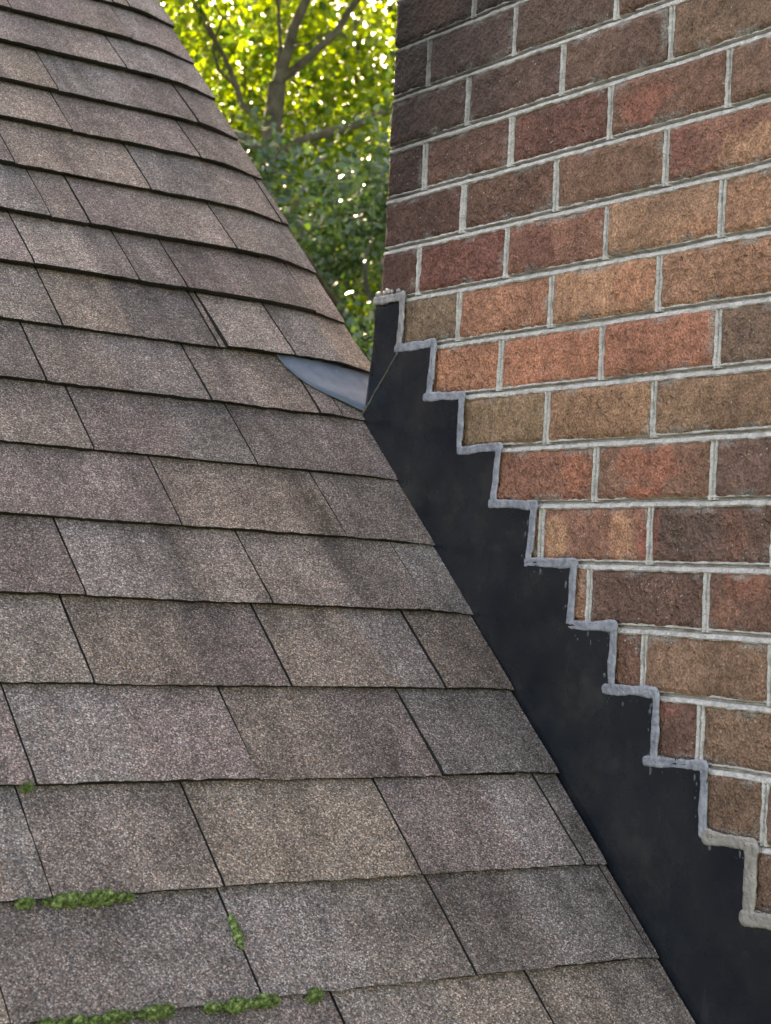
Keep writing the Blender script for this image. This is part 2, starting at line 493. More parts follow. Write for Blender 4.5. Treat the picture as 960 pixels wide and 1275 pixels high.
rows = list(ROWS)
s = 1.300
while s < SMAX - 0.2:
    s += 0.1305
    rows.insert(0, (s, [rng.uniform(-0.26, -0.05)], []))
s = -0.910
while s > SMIN + 0.15:
    s -= 0.1310
    rows.append((s, [rng.uniform(-0.26, -0.03)], []))
bulkV, bulkF, bulkM, bulkC = [], [], [], []
for k, (sb, joints, tones) in enumerate(rows):
    rnd = random.Random(100 + int((sb + 5) * 1000))
    js, tn = row_joints(k, sb, joints, tones, rnd)
    st = (rows[k - 1][0] if k else sb + 0.13) + 0.022
    right = RAKE + rnd.uniform(-0.003, 0.003)
    if sb < 0.2:
        f_ = smooth01(0.10, -0.55, sb) if False else min(1, max(0, (0.12 - sb) / 0.8))
        right = -0.0050 - 0.0150 * f_
        if sb > 0.1: right = -0.004
    xs = [x for x in js if x < right - 0.004] + [right]
    for a, b in zip(xs[:-1], xs[1:]):
        g = 0.0009 + 0.0009 * rnd.random()
        if abs(a + 0.125) < 0.003 and abs(sb + 0.381) < 0.01: g = 0.0026
        nup = 0.0050 if (abs(sb - 0.2655) < 0.01 and b > -0.15) else 0.0
        near = a > -1.25 and -1.10 < sb < 1.75
        vv, ff, mm, cc = make_shingle(a + g, b - (g if b != right else 0), sb, st, tn, rnd, sb * 7.1, b == right, near, nup)
        if near:
            mesh_obj("shingle", vv, ff, [M['shingle'], M['edge']], house, mm, cc)
        else:
            o = len(bulkV)
            bulkV += vv; bulkC += cc; bulkM += mm
            bulkF += [tuple(i + o for i in q) for q in ff]
tag(mesh_obj("shingle_field", bulkV, bulkF, [M['shingle'], M['edge']], house, bulkM, bulkC), kind="stuff")

# ------------------------------------------------------------------ the chimney
H, L = 0.0745, 0.197073
CY = 0.0885          # far corner
NEAR = -1.12         # near corner
chimney = empty("chimney", (0.3, -0.5, GZ))
tag(chimney, "brick chimney of mottled red-brown bricks with pale grey mortar, rising from the roof edge", "chimney")
v, f = box_vf(0.0085, 0.62, NEAR + 0.008, CY - 0.008, GZ, 0.98)
mesh_obj("core", v, f, M['mortar'], chimney)

K = 2.15
BC = {  # brick colours by course and the joint on their left (-1 = corner); warm flare glow painted into the middle courses
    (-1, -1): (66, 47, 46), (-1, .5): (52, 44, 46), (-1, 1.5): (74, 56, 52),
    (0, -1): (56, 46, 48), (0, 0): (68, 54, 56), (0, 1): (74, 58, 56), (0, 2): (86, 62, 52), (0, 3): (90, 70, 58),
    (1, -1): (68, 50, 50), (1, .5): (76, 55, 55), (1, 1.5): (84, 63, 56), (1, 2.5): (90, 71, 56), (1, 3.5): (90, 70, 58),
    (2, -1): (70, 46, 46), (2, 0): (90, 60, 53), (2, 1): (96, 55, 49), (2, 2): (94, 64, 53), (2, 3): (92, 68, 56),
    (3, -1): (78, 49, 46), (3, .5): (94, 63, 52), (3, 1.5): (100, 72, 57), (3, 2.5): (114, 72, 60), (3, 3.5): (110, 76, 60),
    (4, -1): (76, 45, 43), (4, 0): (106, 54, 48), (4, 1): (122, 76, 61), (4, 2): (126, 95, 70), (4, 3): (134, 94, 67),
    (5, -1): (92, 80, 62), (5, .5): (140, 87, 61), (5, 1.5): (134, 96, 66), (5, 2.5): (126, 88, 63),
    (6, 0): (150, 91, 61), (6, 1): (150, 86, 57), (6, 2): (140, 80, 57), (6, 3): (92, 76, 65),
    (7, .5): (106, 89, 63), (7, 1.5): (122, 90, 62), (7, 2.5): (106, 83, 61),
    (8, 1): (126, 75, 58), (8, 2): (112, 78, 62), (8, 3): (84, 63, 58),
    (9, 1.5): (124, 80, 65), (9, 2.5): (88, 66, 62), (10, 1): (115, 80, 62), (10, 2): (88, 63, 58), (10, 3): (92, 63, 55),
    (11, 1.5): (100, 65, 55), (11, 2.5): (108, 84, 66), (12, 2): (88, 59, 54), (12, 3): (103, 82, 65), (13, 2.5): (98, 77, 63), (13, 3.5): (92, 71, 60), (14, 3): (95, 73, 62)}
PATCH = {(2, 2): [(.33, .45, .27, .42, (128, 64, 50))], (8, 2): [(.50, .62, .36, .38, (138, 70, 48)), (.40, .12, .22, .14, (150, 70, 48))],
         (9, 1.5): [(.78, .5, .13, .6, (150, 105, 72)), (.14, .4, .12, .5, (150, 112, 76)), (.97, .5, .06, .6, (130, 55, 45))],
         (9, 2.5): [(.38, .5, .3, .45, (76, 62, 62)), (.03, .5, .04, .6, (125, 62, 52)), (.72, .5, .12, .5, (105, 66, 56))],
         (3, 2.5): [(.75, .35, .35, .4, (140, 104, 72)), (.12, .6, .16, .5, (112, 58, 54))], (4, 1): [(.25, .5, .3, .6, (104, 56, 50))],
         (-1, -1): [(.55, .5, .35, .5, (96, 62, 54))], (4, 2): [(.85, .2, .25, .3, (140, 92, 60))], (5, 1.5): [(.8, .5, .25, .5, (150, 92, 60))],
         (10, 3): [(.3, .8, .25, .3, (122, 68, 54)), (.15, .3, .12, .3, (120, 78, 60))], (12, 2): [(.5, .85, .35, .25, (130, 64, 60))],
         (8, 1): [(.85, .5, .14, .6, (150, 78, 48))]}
def FX(y, z): return 0.0008 * nz(y * 5, z * 5, 4.4)

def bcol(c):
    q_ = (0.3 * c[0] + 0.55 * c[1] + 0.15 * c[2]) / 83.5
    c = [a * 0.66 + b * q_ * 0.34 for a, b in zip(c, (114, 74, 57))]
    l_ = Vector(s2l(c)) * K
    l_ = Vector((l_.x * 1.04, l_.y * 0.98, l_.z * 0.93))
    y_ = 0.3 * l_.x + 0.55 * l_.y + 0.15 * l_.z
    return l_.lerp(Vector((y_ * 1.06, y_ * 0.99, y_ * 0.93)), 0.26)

def make_brick(y_hi, y_lo, z_top, z_bot, key, rnd, fine):
    """front face at x = 0 facing -x; y_hi = far (left) end"""
    w, hgt = y_hi - y_lo, z_top - z_bot
    nx = max(5, int(w / (0.0052 if fine else 0.03))); nzz = 13 if fine else 4
    depth = 0.093
    sd = rnd.random() * 90
    tilt = rnd.uniform(-0.0012, 0.0012); proud = rnd.uniform(-0.0016, 0.0012); tz = rnd.uniform(-0.0008, 0.0008)
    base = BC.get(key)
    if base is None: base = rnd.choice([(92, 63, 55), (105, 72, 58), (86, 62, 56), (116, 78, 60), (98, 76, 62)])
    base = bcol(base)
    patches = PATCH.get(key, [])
    verts, cols, faces = [], [], []
    W_ = nx + 1
    for j in range(nzz + 1):
        v_ = j / nzz
        for i in range(nx + 1):
            u = i / nx
            y = y_hi - w * u; z = z_bot + hgt * v_
            eu = min(u, 1 - u) * w; ev = min(v_, 1 - v_) * hgt
            e = min(eu, ev)
            if i in (0, nx): y += 0.0011 * nz(z * 70, sd, i + .5)
            if j in (0, nzz): z += 0.0010 * nz(y * 55, sd, j + 7.7) + 0.0007 * nz(y * 170, sd, j + 1.2)
            if i in (0, nx) and j in (0, nzz):     # knocked-off corners
                kk = 0.001 + 0.002 * abs(nz(sd * 3, i * 1.7, j * 2.9))
                y += kk * (-1 if i == 0 else 1); z += kk * (1 if j == 0 else -1)
            x = proud + tilt * (u - .5) * 2 + tz * (v_ - .5) * 2 + FX(y, z) - 0.0010 + 0.0013 * nz(y * 45, z * 45, sd) + 0.0011 * nz(y * 105, z * 95, sd)
            if e < 1e-6: x += 0.0034 + 0.0012 * nz(y * 80, z * 80, sd)
            elif e < 0.0085: x += 0.0006
            verts.append((x, y, z))
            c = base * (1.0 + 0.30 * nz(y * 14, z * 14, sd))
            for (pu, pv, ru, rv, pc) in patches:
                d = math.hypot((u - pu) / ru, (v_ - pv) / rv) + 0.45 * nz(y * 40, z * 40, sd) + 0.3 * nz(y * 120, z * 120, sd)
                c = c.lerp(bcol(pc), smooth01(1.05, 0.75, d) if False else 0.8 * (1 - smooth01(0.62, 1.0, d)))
            # greyish mortar smear along some edges
            if ev < 0.006 or eu < 0.006:
                c = c.lerp(Vector((0.34, 0.33, 0.31)), 0.55 * smooth01(0.05, 0.5, nz(y * 35, z * 35, sd + 9)))
            cols.append(c)
    for j in range(nzz):
        for i in range(nx):
            a = j * W_ + i
            faces.append((a, a + W_, a + W_ + 1, a + 1))
    border = list(range(0, nx)) + [j * W_ + nx for j in range(0, nzz)] + [nzz * W_ + i for i in range(nx, 0, -1)] + [j * W_ for j in range(nzz, 0, -1)]
    o = len(verts)
    for idx in border:
        x, y, z = verts[idx]
        verts.append((depth, y, z)); cols.append(cols[idx])
    nb = len(border)
    for q in range(nb):
        faces.append((border[q], border[(q + 1) % nb], o + (q + 1) % nb, o + q))
    return mesh_obj("brick", verts, faces, M['brick'], chimney, cols=cols)

STEP_T = [(0.094, -0.3715), (0.028, -0.445), (-0.055, -0.521), (-0.127, -0.5955), (-0.209, -0.670), (-0.288, -0.7445), (-0.370, -0.8180),
          (-0.449, -0.8905), (-0.526, -0.9665), (-0.608, -1.0408), (-0.6815, -1.1150), (-0.760, -1.190), (-0.838, -1.2645), (-0.916, -1.339), (-0.995, -1.4135)]
def flash_top(y):
    z = STEP_T[0][1]
    for ys, zs in STEP_T:
        if y <= ys: z = zs
    return z

JW = 0.0108
brnd = random.Random(5)
head_list = []
KMIN, KMAX = -13, 20
for k in range(KMIN, KMAX):
    zt, zb = -k * H - JW / 2, -(k + 1) * H + JW / 2
    ph = 0.0 if k % 2 == 0 else 0.5
    us = [-1]
    edges = [CY]
    n = 0
    while True:
        yj = -(n + ph) * L + 0.002 * math.sin(k * 2.3 + n * 1.7)
        if yj < NEAR + 0.05: break
        edges.append(yj); us.append(n + ph); n += 1
    edges.append(NEAR)
    for q in range(len(edges) - 1):
        yh, yl = edges[q] - (JW * .46 if q else 0), edges[q + 1] + (JW * .46 if q < len(edges) - 2 else 0)
        if flash_top(yl - 0.002) > zt + 0.004 and flash_top(yl) >= zt: 
            if flash_top(yl) > zt - 0.002: continue           # wholly behind the flashing
        fine = -2 <= k <= 15 and yl > -1.0
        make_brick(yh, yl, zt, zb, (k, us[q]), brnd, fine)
        if q < len(edges) - 2 and flash_top(edges[q + 1]) < zt: head_list.append((k, edges[q + 1], zt, zb))

def strip(name, along, n, prof, pos, parent, mat, sd, wob=0.0010):
    """mortar strip: profile points (offset, depth) swept along a line; pos(t, offset, depth) -> xyz"""
    verts, faces = [], []
    P = len(prof)
    for i in range(n + 1):
        t = along[0] + (along[1] - along[0]) * i / n
        mid = wob * nz(t * 16, sd) + 0.5 * wob * nz(t * 60, sd + 3)
        for q, (o_, d_) in enumerate(prof):
            e = 1.0 if q in (0, 1, P - 2, P - 1) else 0.45
            oo = o_ + mid + e * 0.0017 * nz(t * 85, sd + q * 1.9) * (1 if 0 < q < P - 1 else 1.0)
            dd = d_ + 0.0014 * nz(t * 110, sd + q * 2.7, 8.0) + 0.0006 * nz(t * 30, q, sd)
            verts.append(pos(t, oo, dd))
        if i:
            a = (i - 1) * P; b = i * P
            for q in range(P - 1):
                faces.append((a + q, a + q + 1, b + q + 1, b + q))
    return mesh_obj(name, verts, faces, mat, parent)

PROF = [(-.0080, .0075), (-.0064, .0012), (-.0048, -.0006), (-.0022, .0002), (0.0002, .0024), (.0014, .0100), (.0030, .0098), (.0046, .0016), (.0066, .0018), (.0080, .0075)]
for k in range(KMIN, KMAX + 1):
    z0 = -k * H
    y1 = NEAR
    ylim = CY - 0.001
    # visible from where it leaves the flashing
    while flash_top(ylim) > z0 + 0.004 and ylim > NEAR: ylim -= 0.01
    ylim = min(CY - 0.001, ylim + 0.03)
    if ylim - y1 < 0.05: continue
    n = int((ylim - y1) / (0.004 if -2 <= k <= 15 else 0.02))
    strip("mortar_bed", (ylim, y1), n, PROF, lambda t, o, d, z0=z0: (d + FX(t, z0), t, z0 + o), chimney, M['mortar'], k * 7.7 + 50)
HPROF = [(-.0078, .0080), (-.0058, .0010), (-.0040, -.0004), (-.0012, .0014), (.0004, .0062), (.0018, .0018), (.0040, -.0003), (.0058, .0012), (.0078, .0080)]
for (k, y0, zt, zb) in head_list:
    n = int((zt - zb + 0.009) / (0.0035 if -2 <= k <= 15 else 0.02))
    sc_ = 0.72 + 0.22 * nz(k * 3.1, y0 * 9)
    strip("mortar_joint", (zt + 0.0035, zb - 0.0035), n, [(a * (0.86 + 0.2 * nz(k, y0 * 7)), b) for a, b in HPROF],
          lambda t, o, d, y0=y0: (d + 0.0004 + FX(y0, t), y0 - o, t), chimney, M['mortar'], k * 3.3 + y0 * 40, 0.0012)

# ------------------------------------------------------------------ stepped side flashing and its sealant
flashing = empty("chimney_flashing", (0.0, -0.3, -0.94))
tag(flashing, "black metal step flashing with grey sealant beads climbing the chimney side", "flashing")
TAN = math.tan(TH)
def base_z(y): return O_.z + TAN * y
def flash_x(y, v):   # v 0 at the roof, 1 at the top
    return -0.0050 - 0.0052 * (1 - v) ** 2 + 0.0017 * nz(y * 6, v * 2.0, 2.0) + 0.0009 * nz(y * 15, v * 5.0, 7.0)
def sheet(name, cols_, mat, dx=0.0, rows_=14):
    verts, faces = [], []
    for (y, zb, zt) in cols_:
        for r in range(rows_ + 1):
            v_ = r / rows_
            z = zb + (zt - zb) * v_
            vv = min(1.0, max(0.0, (z - base_z(y)) / 0.22))
            verts.append((flash_x(y, vv) + dx, y, z))
    n = len(cols_)
    for c in range(n - 1):
        for r in range(rows_):
            a = c * (rows_ + 1) + r
            faces.append((a, a + 1, a + rows_ + 2, a + rows_ + 1))
    ob = mesh_obj(name, verts, faces, mat, flashing, smooth=True)
    sm = ob.modifiers.new("thick", 'SOLIDIFY'); sm.thickness = 0.0016; sm.offset = 0.0
    return ob
# side sheet: a lattice parallel to the roof, cut to the steps
seam = lambda y: -0.4512 + (y - 0.0297) * ((-0.5389 + 0.4512) / (0.1074 - 0.0297))   # fold line of the corner piece
NYS, NTS = 320, 96
sv, sf = [], []
for i in range(NYS + 1):
    y = 0.1075 - (0.1075 + 1.05) * i / NYS
    for r in range(NTS + 1):
        t_ = -0.006 + 0.300 * r / NTS
        sv.append((flash_x(y, min(1, max(0, t_ / 0.22))) - 0.0014, y, base_z(y) + t_))
for i in range(NYS):
    for r in range(NTS):
        a = i * (NTS + 1) + r
        yc = (sv[a][1] + sv[a + NTS + 1][1]) / 2; zc = (sv[a][2] + sv[a + NTS + 2][2]) / 2
        lim = flash_top(yc + 0.003) + 0.002
        if yc > 0.0297: lim = min(lim, seam(yc))
        if zc < lim: sf.append((a, a + 1, a + NTS + 2, a + NTS + 1))
ob = mesh_obj("side_sheet", sv, sf, M['flash'], flashing, smooth=True)
bm = bmesh.new(); bm.from_mesh(ob.data); bmesh.ops.delete(bm, geom=[v_ for v_ in bm.verts if not v_.link_faces], context='VERTS'); bm.to_mesh(ob.data); bm.free()
sm = ob.modifiers.new("thick", 'SOLIDIFY'); sm.thickness = 0.0016; sm.offset = 0.0
# corner piece, wraps round the far corner of the chimney
colsB = []
for i in range(13):
    y = 0.022 + (0.094 - 0.022) * i / 12
    zb = (seam(max(y, 0.0297)) - 0.016)
    colsB.append((y, zb, -0.3735))
sheet("corner_sheet", colsB[::-1], M['flash'], dx=0.0012)
vb = []
NR = 8
for r in range(NR + 1):      # flap that continues past the corner, curling round it
    z = -0.3735 + (-0.541 + 0.3735) * r / NR
    edge = 0.094 + (0.1150 - 0.094) * (r / NR) ** 1.2
    for q, (yy, xx) in enumerate([(0.0935, -0.0022), (0.0935 + (edge - 0.0935) * .6 + 0.0008, -0.0024), (edge + 0.001, -0.0012), (edge + 0.0025, 0.006), (edge + 0.0025, 0.05)]):
        vb.append((xx, yy, z))
fb = [(r * 5 + q, r * 5 + q + 1, (r + 1) * 5 + q + 1, (r + 1) * 5 + q) for r in range(NR) for q in range(4)]
ob = mesh_obj("corner_return", vb, fb, M['flash'], flashing, smooth=True)
sm = ob.modifiers.new("thick", 'SOLIDIFY'); sm.thickness = 0.0014; sm.offset = 0.0
# the hidden foot of the flashing lying on the deck below the shingles
fv = []
for i in range(41):
    y = 0.10 - 1.15 * i / 40
    z = base_z(y)
    p0 = Vector((-0.0095, y, z)) - N_ * 0.0052
    fv += [p0, p0 + Vector((-0.03, 0, 0)) - N_ * 0.0005]
mesh_obj("foot", fv, [(2 * i, 2 * i + 1, 2 * i + 3, 2 * i + 2) for i in range(40)], M['flash'], flashing)
# raised seam between the corner piece and the side sheet
def tube(pts, rads, flat, mat, name, parent, seg=10, sd=0.0, lump=0.0, xf=None, smooth=True):
    """bead lying on the wall: pts in (y, z), rads half-widths; flat = depth / width"""
    verts, faces = [], []
    n = len(pts)
    for i in range(n):
        a = Vector(pts[max(0, i - 1)]); b = Vector(pts[min(n - 1, i + 1)])
        d = (b - a); d = d.normalized() if d.length > 1e-9 else Vector((1, 0))
        nn = Vector((-d.y, d.x))
        for q in range(seg):
            an = 2 * math.pi * q / seg
            rr = rads[i] * (1 + lump * nz(pts[i][0] * 120 + sd, pts[i][1] * 120, q * 0.9))
            o_ = nn * (math.cos(an) * rr)
            ridge = (abs(math.sin(an)) + 0.02) ** -0.35 * (1.0 - 0.30 * math.exp(-(math.cos(an) / 0.35) ** 2))
            x0_ = -0.0064 if xf is None else xf(pts[i])
            verts.append((x0_ - math.sin(an) * rr * flat * ridge, pts[i][0] + o_.x, pts[i][1] + o_.y))
    for i in range(n - 1):
        for q in range(seg):
            a = i * seg + q; b = i * seg + (q + 1) % seg
            faces.append((a, b, b + seg, a + seg))
    faces.append(tuple(range(seg))[::-1]); faces.append(tuple((n - 1) * seg + q for q in range(seg)))
    return mesh_obj(name, verts, faces, mat, parent, smooth=smooth)

def bead(p, q, r, sd, mat, cap=(1.0, 1.0), lump=0.12, flat=0.62):
    p, q = Vector(p), Vector(q)
    d = q - p; ln = d.length; d = d / ln; nn = Vector((-d.y, d.x))
    n = max(10, int((ln + 2 * r) / 0.0024))
    pts, rads = [], []
    for i in range(n + 1):
        u = -r * 0.9 + (ln + 1.8 * r) * i / n
        c = p + d * u + nn * (0.0016 * nz(u * 30, sd) + 0.0006 * nz(u * 110, sd))
        rr = r * (1 + 0.30 * nz(u * 34, sd + 4) + 0.10 * nz(u * 130, sd))
        e0, e1 = u + r * 0.9, ln + r * 0.9 - u
        for e_, cp in ((e0, cap[0]), (e1, cap[1])):
            if e_ < 2.2 * r: rr *= 1 + (cp - 1) * (1 - e_ / (2.2 * r))
            if e_ < r: rr *= max(0.12, math.sqrt(max(0, 1 - (1 - e_ / r) ** 2)))
        pts.append((c.x, c.y)); rads.append(rr)
    return tube(pts, rads, flat, mat, "sealant_bead", flashing, 16, sd, lump)

sp = [(0.0297 + (0.1074 - 0.0297) * i / 16, -0.4512 + (-0.5389 + 0.4512) * i / 16 + 0.0006 * nz(i * .7, 2.0)) for i in range(17)]
tube(sp, [0.0015 + 0.0005 * nz(i * 1.3, 5.0) for i in range(17)], 0.9, M['seam'], "seam", flashing, 6, xf=lambda q_: flash_x(q_[0], min(1, max(0, (q_[1] - base_z(q_[0])) / 0.22))) - 0.0020)
SEG = [((.0936, -.3694), (.0306, -.3716)), ((.0240, -.3680), (.0270, -.4440)), ((.0340, -.4449), (-.0570, -.4451)), ((-.0575, -.4474), (-.0505, -.5180)),
       ((-.0420, -.5190), (-.1290, -.5222)), ((-.1270, -.5260), (-.1262, -.5900)), ((-.1265, -.5965), (-.2150, -.5940)), ((-.2120, -.5960), (-.2055, -.6640)),
       ((-.2005, -.6690), (-.2920, -.6713)), ((-.2905, -.6713), (-.2837, -.7420)), ((-.2800, -.7450), (-.3740, -.7442)), ((-.3703, -.7430), (-.3695, -.8170)),
       ((-.3690, -.8200), (-.4500, -.8174)), ((-.4490, -.8180), (-.4481, -.8860)), ((-.4374, -.8926), (-.5240, -.8897)), ((-.5262, -.8924), (-.5255, -.9640)),
       ((-.5127, -.9693), (-.6070, -.9651)), ((-.6065, -.9670), (-.6084, -1.0400)), ((-.6135, -1.0415), (-.6836, -1.0406)), ((-.6826, -1.0430), (-.6803, -1.1130)),
       ((-.6741, -1.1190), (-.7600, -1.1150)), ((-.7580, -1.1170), (-.7590, -1.1880)), ((-.7520, -1.1920), (-.8380, -1.1890)), ((-.8370, -1.1910), (-.8375, -1.2640)),
       ((-.8300, -1.2660), (-.9160, -1.2640)), ((-.9150, -1.2660), (-.9155, -1.3380))]
for i, (p, q) in enumerate(SEG):
    late = i >= 18
    crusty = i < 2
    r = 0.0063 if not late else 0.0080
    cap = (1.0, 1.0)
    if late: cap = (1.28, 1.0)
    if i % 2 == 0 and not late: cap = (1.0 + 0.3 * abs(nz(i * 1.7, 3.3)), 1.0 + 0.25 * nz(i * 2.3, 1.1))
    bead(p, q, r, i * 5.3, M['seal2'] if late else (M['crust'] if crusty else M['seal']), cap, 0.13 if not crusty else 0.35, 0.34)
# specks and drips of sealant on the black metal beside the steps
qv, qf = [], []
qr = random.Random(17)
for i in range(9, 20):
    p, q = SEG[i]
    for _ in range(6 if i < 18 else 3):
        t = qr.random(); y = p[0] + (q[0] - p[0]) * t; z = p[1] + (q[1] - p[1]) * t
        if i % 2: y += 0.008 + abs(qr.gauss(0, 0.004))
        else: z -= 0.009 + abs(qr.gauss(0, 0.006))
        big = qr.random() < 0.45; ry = qr.uniform(0.0012, 0.0028) if big else qr.uniform(0.0004, 0.0009); rz = ry * qr.uniform(0.9, 2.6)
        xx = flash_x(y, min(1, max(0, (z - base_z(y)) / 0.22))) - 0.0025
        o = len(qv)
        qv.append((xx - 0.0003, y, z))
        for k_ in range(7):
            a = k_ * 6.2832 / 7; w_ = 0.7 + 0.6 * qr.random()
            qv.append((xx + 0.0004, y + math.cos(a) * ry * w_, z + math.sin(a) * rz * w_))
        qf += [(o, o + 1 + k_, o + 1 + (k_ + 1) % 7) for k_ in range(7)]
tag(mesh_obj("sealant_smears", qv, qf, M['smear'], flashing), kind="stuff")
# crumbly lumps at the top of the corner piece
lr = random.Random(3)
for i in range(9):
    y = lr.uniform(0.022, 0.088); z = -0.362 + lr.uniform(-0.003, 0.004) - (0.0 if y > .03 else lr.random() * 0.03)
    r = lr.uniform(0.0025, 0.0055)
    verts, faces = [], []
    bm = bmesh.new(); bmesh.ops.create_icosphere(bm, subdivisions=2, radius=1.0)
    for vv in bm.verts:
        k_ = r * (1 + 0.45 * nz(vv.co.x * 2 + i, vv.co.y * 2, vv.co.z * 2))
        vv.co = Vector((-0.0055, y, z)) + Vector((vv.co.x * 0.8, vv.co.y * 1.2, vv.co.z)) * k_ - flashing.location
    me = bpy.data.meshes.new("sealant_lump"); bm.to_mesh(me); bm.free(); me.materials.append(M['crust'])
    me.polygons.foreach_set("use_smooth", [True] * len(me.polygons))
    link(bpy.data.objects.new("sealant_lump", me), flashing)

# ------------------------------------------------------------------ metal plate behind the corner
lower = [(-0.1100, 0.2640), (-0.1070, 0.2440), (-0.0983, 0.2235), (-0.0880, 0.2080), (-0.0756, 0.1947), (-0.0600, 0.1830), (-0.0431, 0.1730), (-0.0250, 0.1600), (-0.0055, 0.1465), (0.03, 0.136), (0.055, 0.136)]
pv, pf = [], []
PT = 0.285
for (x, s0) in lower:
    for r in range(7):
        s = s0 + (PT - s0) * r / 6
        n = 0.0135 + (0.0060 - 0.0135) * (s - 0.138) / 0.13 + 0.0004 * nz(x * 20, s * 20)
        pv.append(O_ + X_ * x + S_ * s + N_ * (n - (0.010 * max(0, x + 0.05) / 0.1 if s > 0.2 else 0)))
for c in range(len(lower) - 1):
    for r in range(6):
        a = c * 7 + r
        pf.append((a, a + 7, a + 8, a + 1))
plate = mesh_obj("flashing_plate", pv, pf, M['plate'], smooth=True)
sm = plate.modifiers.new("thick", 'SOLIDIFY'); sm.thickness = 0.0016; sm.offset = -1.0
tag(plate, "blue-grey metal plate with a curved edge tucked under the shingles at the chimney corner", "flashing plate")

# ------------------------------------------------------------------ moss
def moss(label, lumps, seed):
    rnd = random.Random(seed)
    c0 = RP(lumps[0][0], lumps[0][1], 0.004)
    root = []
    verts, faces = [], []
    for (x, s, rx, rs, rn) in lumps:
        bm = bmesh.new(); bmesh.ops.create_icosphere(bm, subdivisions=3, radius=1.0)
        o = len(verts)
        bm.verts.ensure_lookup_table()
        for vv in bm.verts:
            k_ = 1 + 0.30 * nz(vv.co.x * 1.8 + seed, vv.co.y * 1.8 + x * 50, vv.co.z * 1.8) + 0.16 * nz(vv.co.x * 6 + seed, vv.co.y * 6, vv.co.z * 6 + x * 30)
            verts.append(RP(x + vv.co.x * rx * k_, s + vv.co.y * rs * k_, 0.005 + max(-0.3, vv.co.z) * rn * 1.35 * k_))
        for f_ in bm.faces: faces.append(tuple(o + v_.index for v_ in f_.verts))
        bm.free()
        for _ in range(int(520 * rx / 0.012)):   # tiny shoots
            th, cz = rnd.random() * 6.283, rnd.random()
            sr = math.sqrt(1 - cz * cz)
            d = Vector((math.cos(th) * sr, math.sin(th) * sr, cz))
            p = RP(x + d.x * rx, s + d.y * rs, 0.005 + d.z * rn * 1.35)
            nd = (X_ * d.x + S_ * d.y + N_ * (d.z + 0.3)).normalized()
            t = nd.orthogonal().normalized(); t = Matrix.Rotation(rnd.random() * 6.283, 3, nd) @ t
            ln = 0.0015 + 0.0026 * rnd.random(); wd = 0.0005
            q = len(verts)
            verts += [p + t * wd, p - t * wd, p + nd * ln + t * rnd.uniform(-1, 1) * 0.0008]
            faces.append((q, q + 1, q + 2))
    ob = mesh_obj("moss_clump", [Vector(v_) - c0 for v_ in verts], faces, M['moss'], smooth=True)
    ob.location = c0
    tag(ob, label, "moss", "moss clumps on the roof")

moss("tiny yellow-green moss dot on a shingle edge at the far left", [(-0.7069, -0.5185, .0058, .003, .005)], 1)
moss("longest ridge of green moss along a shingle edge at lower left",
     [(-0.744, -0.6535, .0085, .0038, .0055), (-0.7225, -0.653, .0035, .0025, .0035), (-0.709, -0.654, .0085, .0052, .0080), (-0.698, -0.654, .0085, .0060, .0095), (-0.6835, -0.6535, .0060, .0045, .0070), (-0.672, -0.654, .0090, .0062, .0100), (-0.6605, -0.654, .0070, .0052, .0085), (-0.647, -0.654, .0055, .0036, .0050), (-0.638, -0.654, .0050, .0032, .0042)], 2)
moss("narrow green moss tuft growing up a vertical shingle joint", [(-0.5365, -0.693, .0036, .010, .005), (-0.5370, -0.706, .0042, .009, .006), (-0.5375, -0.716, .0025, .006, .004)], 3)
moss("low moss strip on the bottom left shingle edge, left end", [(-0.757, -0.781, .0075, .004, .006), (-0.741, -0.782, .0065, .004, .006), (-0.728, -0.782, .0080, .0045, .0065), (-0.712, -0.782, .0055, .0035, .005)], 4)
moss("green moss strip on the bottom edge below the longest ridge", [(-0.694, -0.7815, .0090, .0048, .0075), (-0.680, -0.7815, .0055, .0035, .005), (-0.664, -0.781, .0050, .0032, .0045), (-0.652, -0.781, .0095, .0058, .0085), (-0.639, -0.7805, .0075, .0045, .0065)], 5)
moss("small moss speck left of two cushions on the bottom edge", [(-0.5935, -0.782, .006, .004, .0055), (-0.584, -0.782, .004, .003, .004)], 6)
moss("left of two green moss cushions on the bottom shingle edge", [(-0.567, -0.783, .0105, .006, .009), (-0.552, -0.782, .005, .0035, .005)], 7)
moss("right of two green moss cushions on the bottom shingle edge", [(-0.536, -0.7815, .011, .005, .0085), (-0.526, -0.7815, .007, .004, .006)], 8)
moss("round green moss ball farthest right on the bottom shingle edge", [(-0.4790, -0.781, .0075, .006, .0085)], 9)

# ------------------------------------------------------------------ trees beyond the roof
def limb_mesh(paths, seg=8):
    """paths: list of lists of (point, radius)"""
    verts, faces = [], []
    for path in paths:
        o = len(verts); n = len(path)
        for i, (p, r) in enumerate(path):
            a = path[max(0, i - 1)][0]; b = path[min(n - 1, i + 1)][0]
            d = (b - a).normalized(); u = d.orthogonal().normalized(); w_ = d.cross(u)
            for q in range(seg):
                an = 2 * math.pi * q / seg
                verts.append(p + (u * math.cos(an) + w_ * math.sin(an)) * r)
        for i in range(n - 1):
            for q in range(seg):
                a = o + i * seg + q; b = o + i * seg + (q + 1) % seg
                faces.append((a, b, b + seg, a + seg))
    return verts, faces

def curve(a, b, ra, rb, n, rnd, wob=0.06, sag=0.0):
    out = []
    ln = (b - a).length
    sd = rnd.random() * 100
    for i in range(n + 1):
        t = i / n
        p = a.lerp(b, t) + Vector((nz(t * 3, sd), nz(t * 3, sd + 9), nz(t * 3, sd + 17))) * wob * ln * math.sin(math.pi * t)
        p.z += sag * math.sin(math.pi * t) * ln
        out.append((p, ra + (rb - ra) * t))
    return out

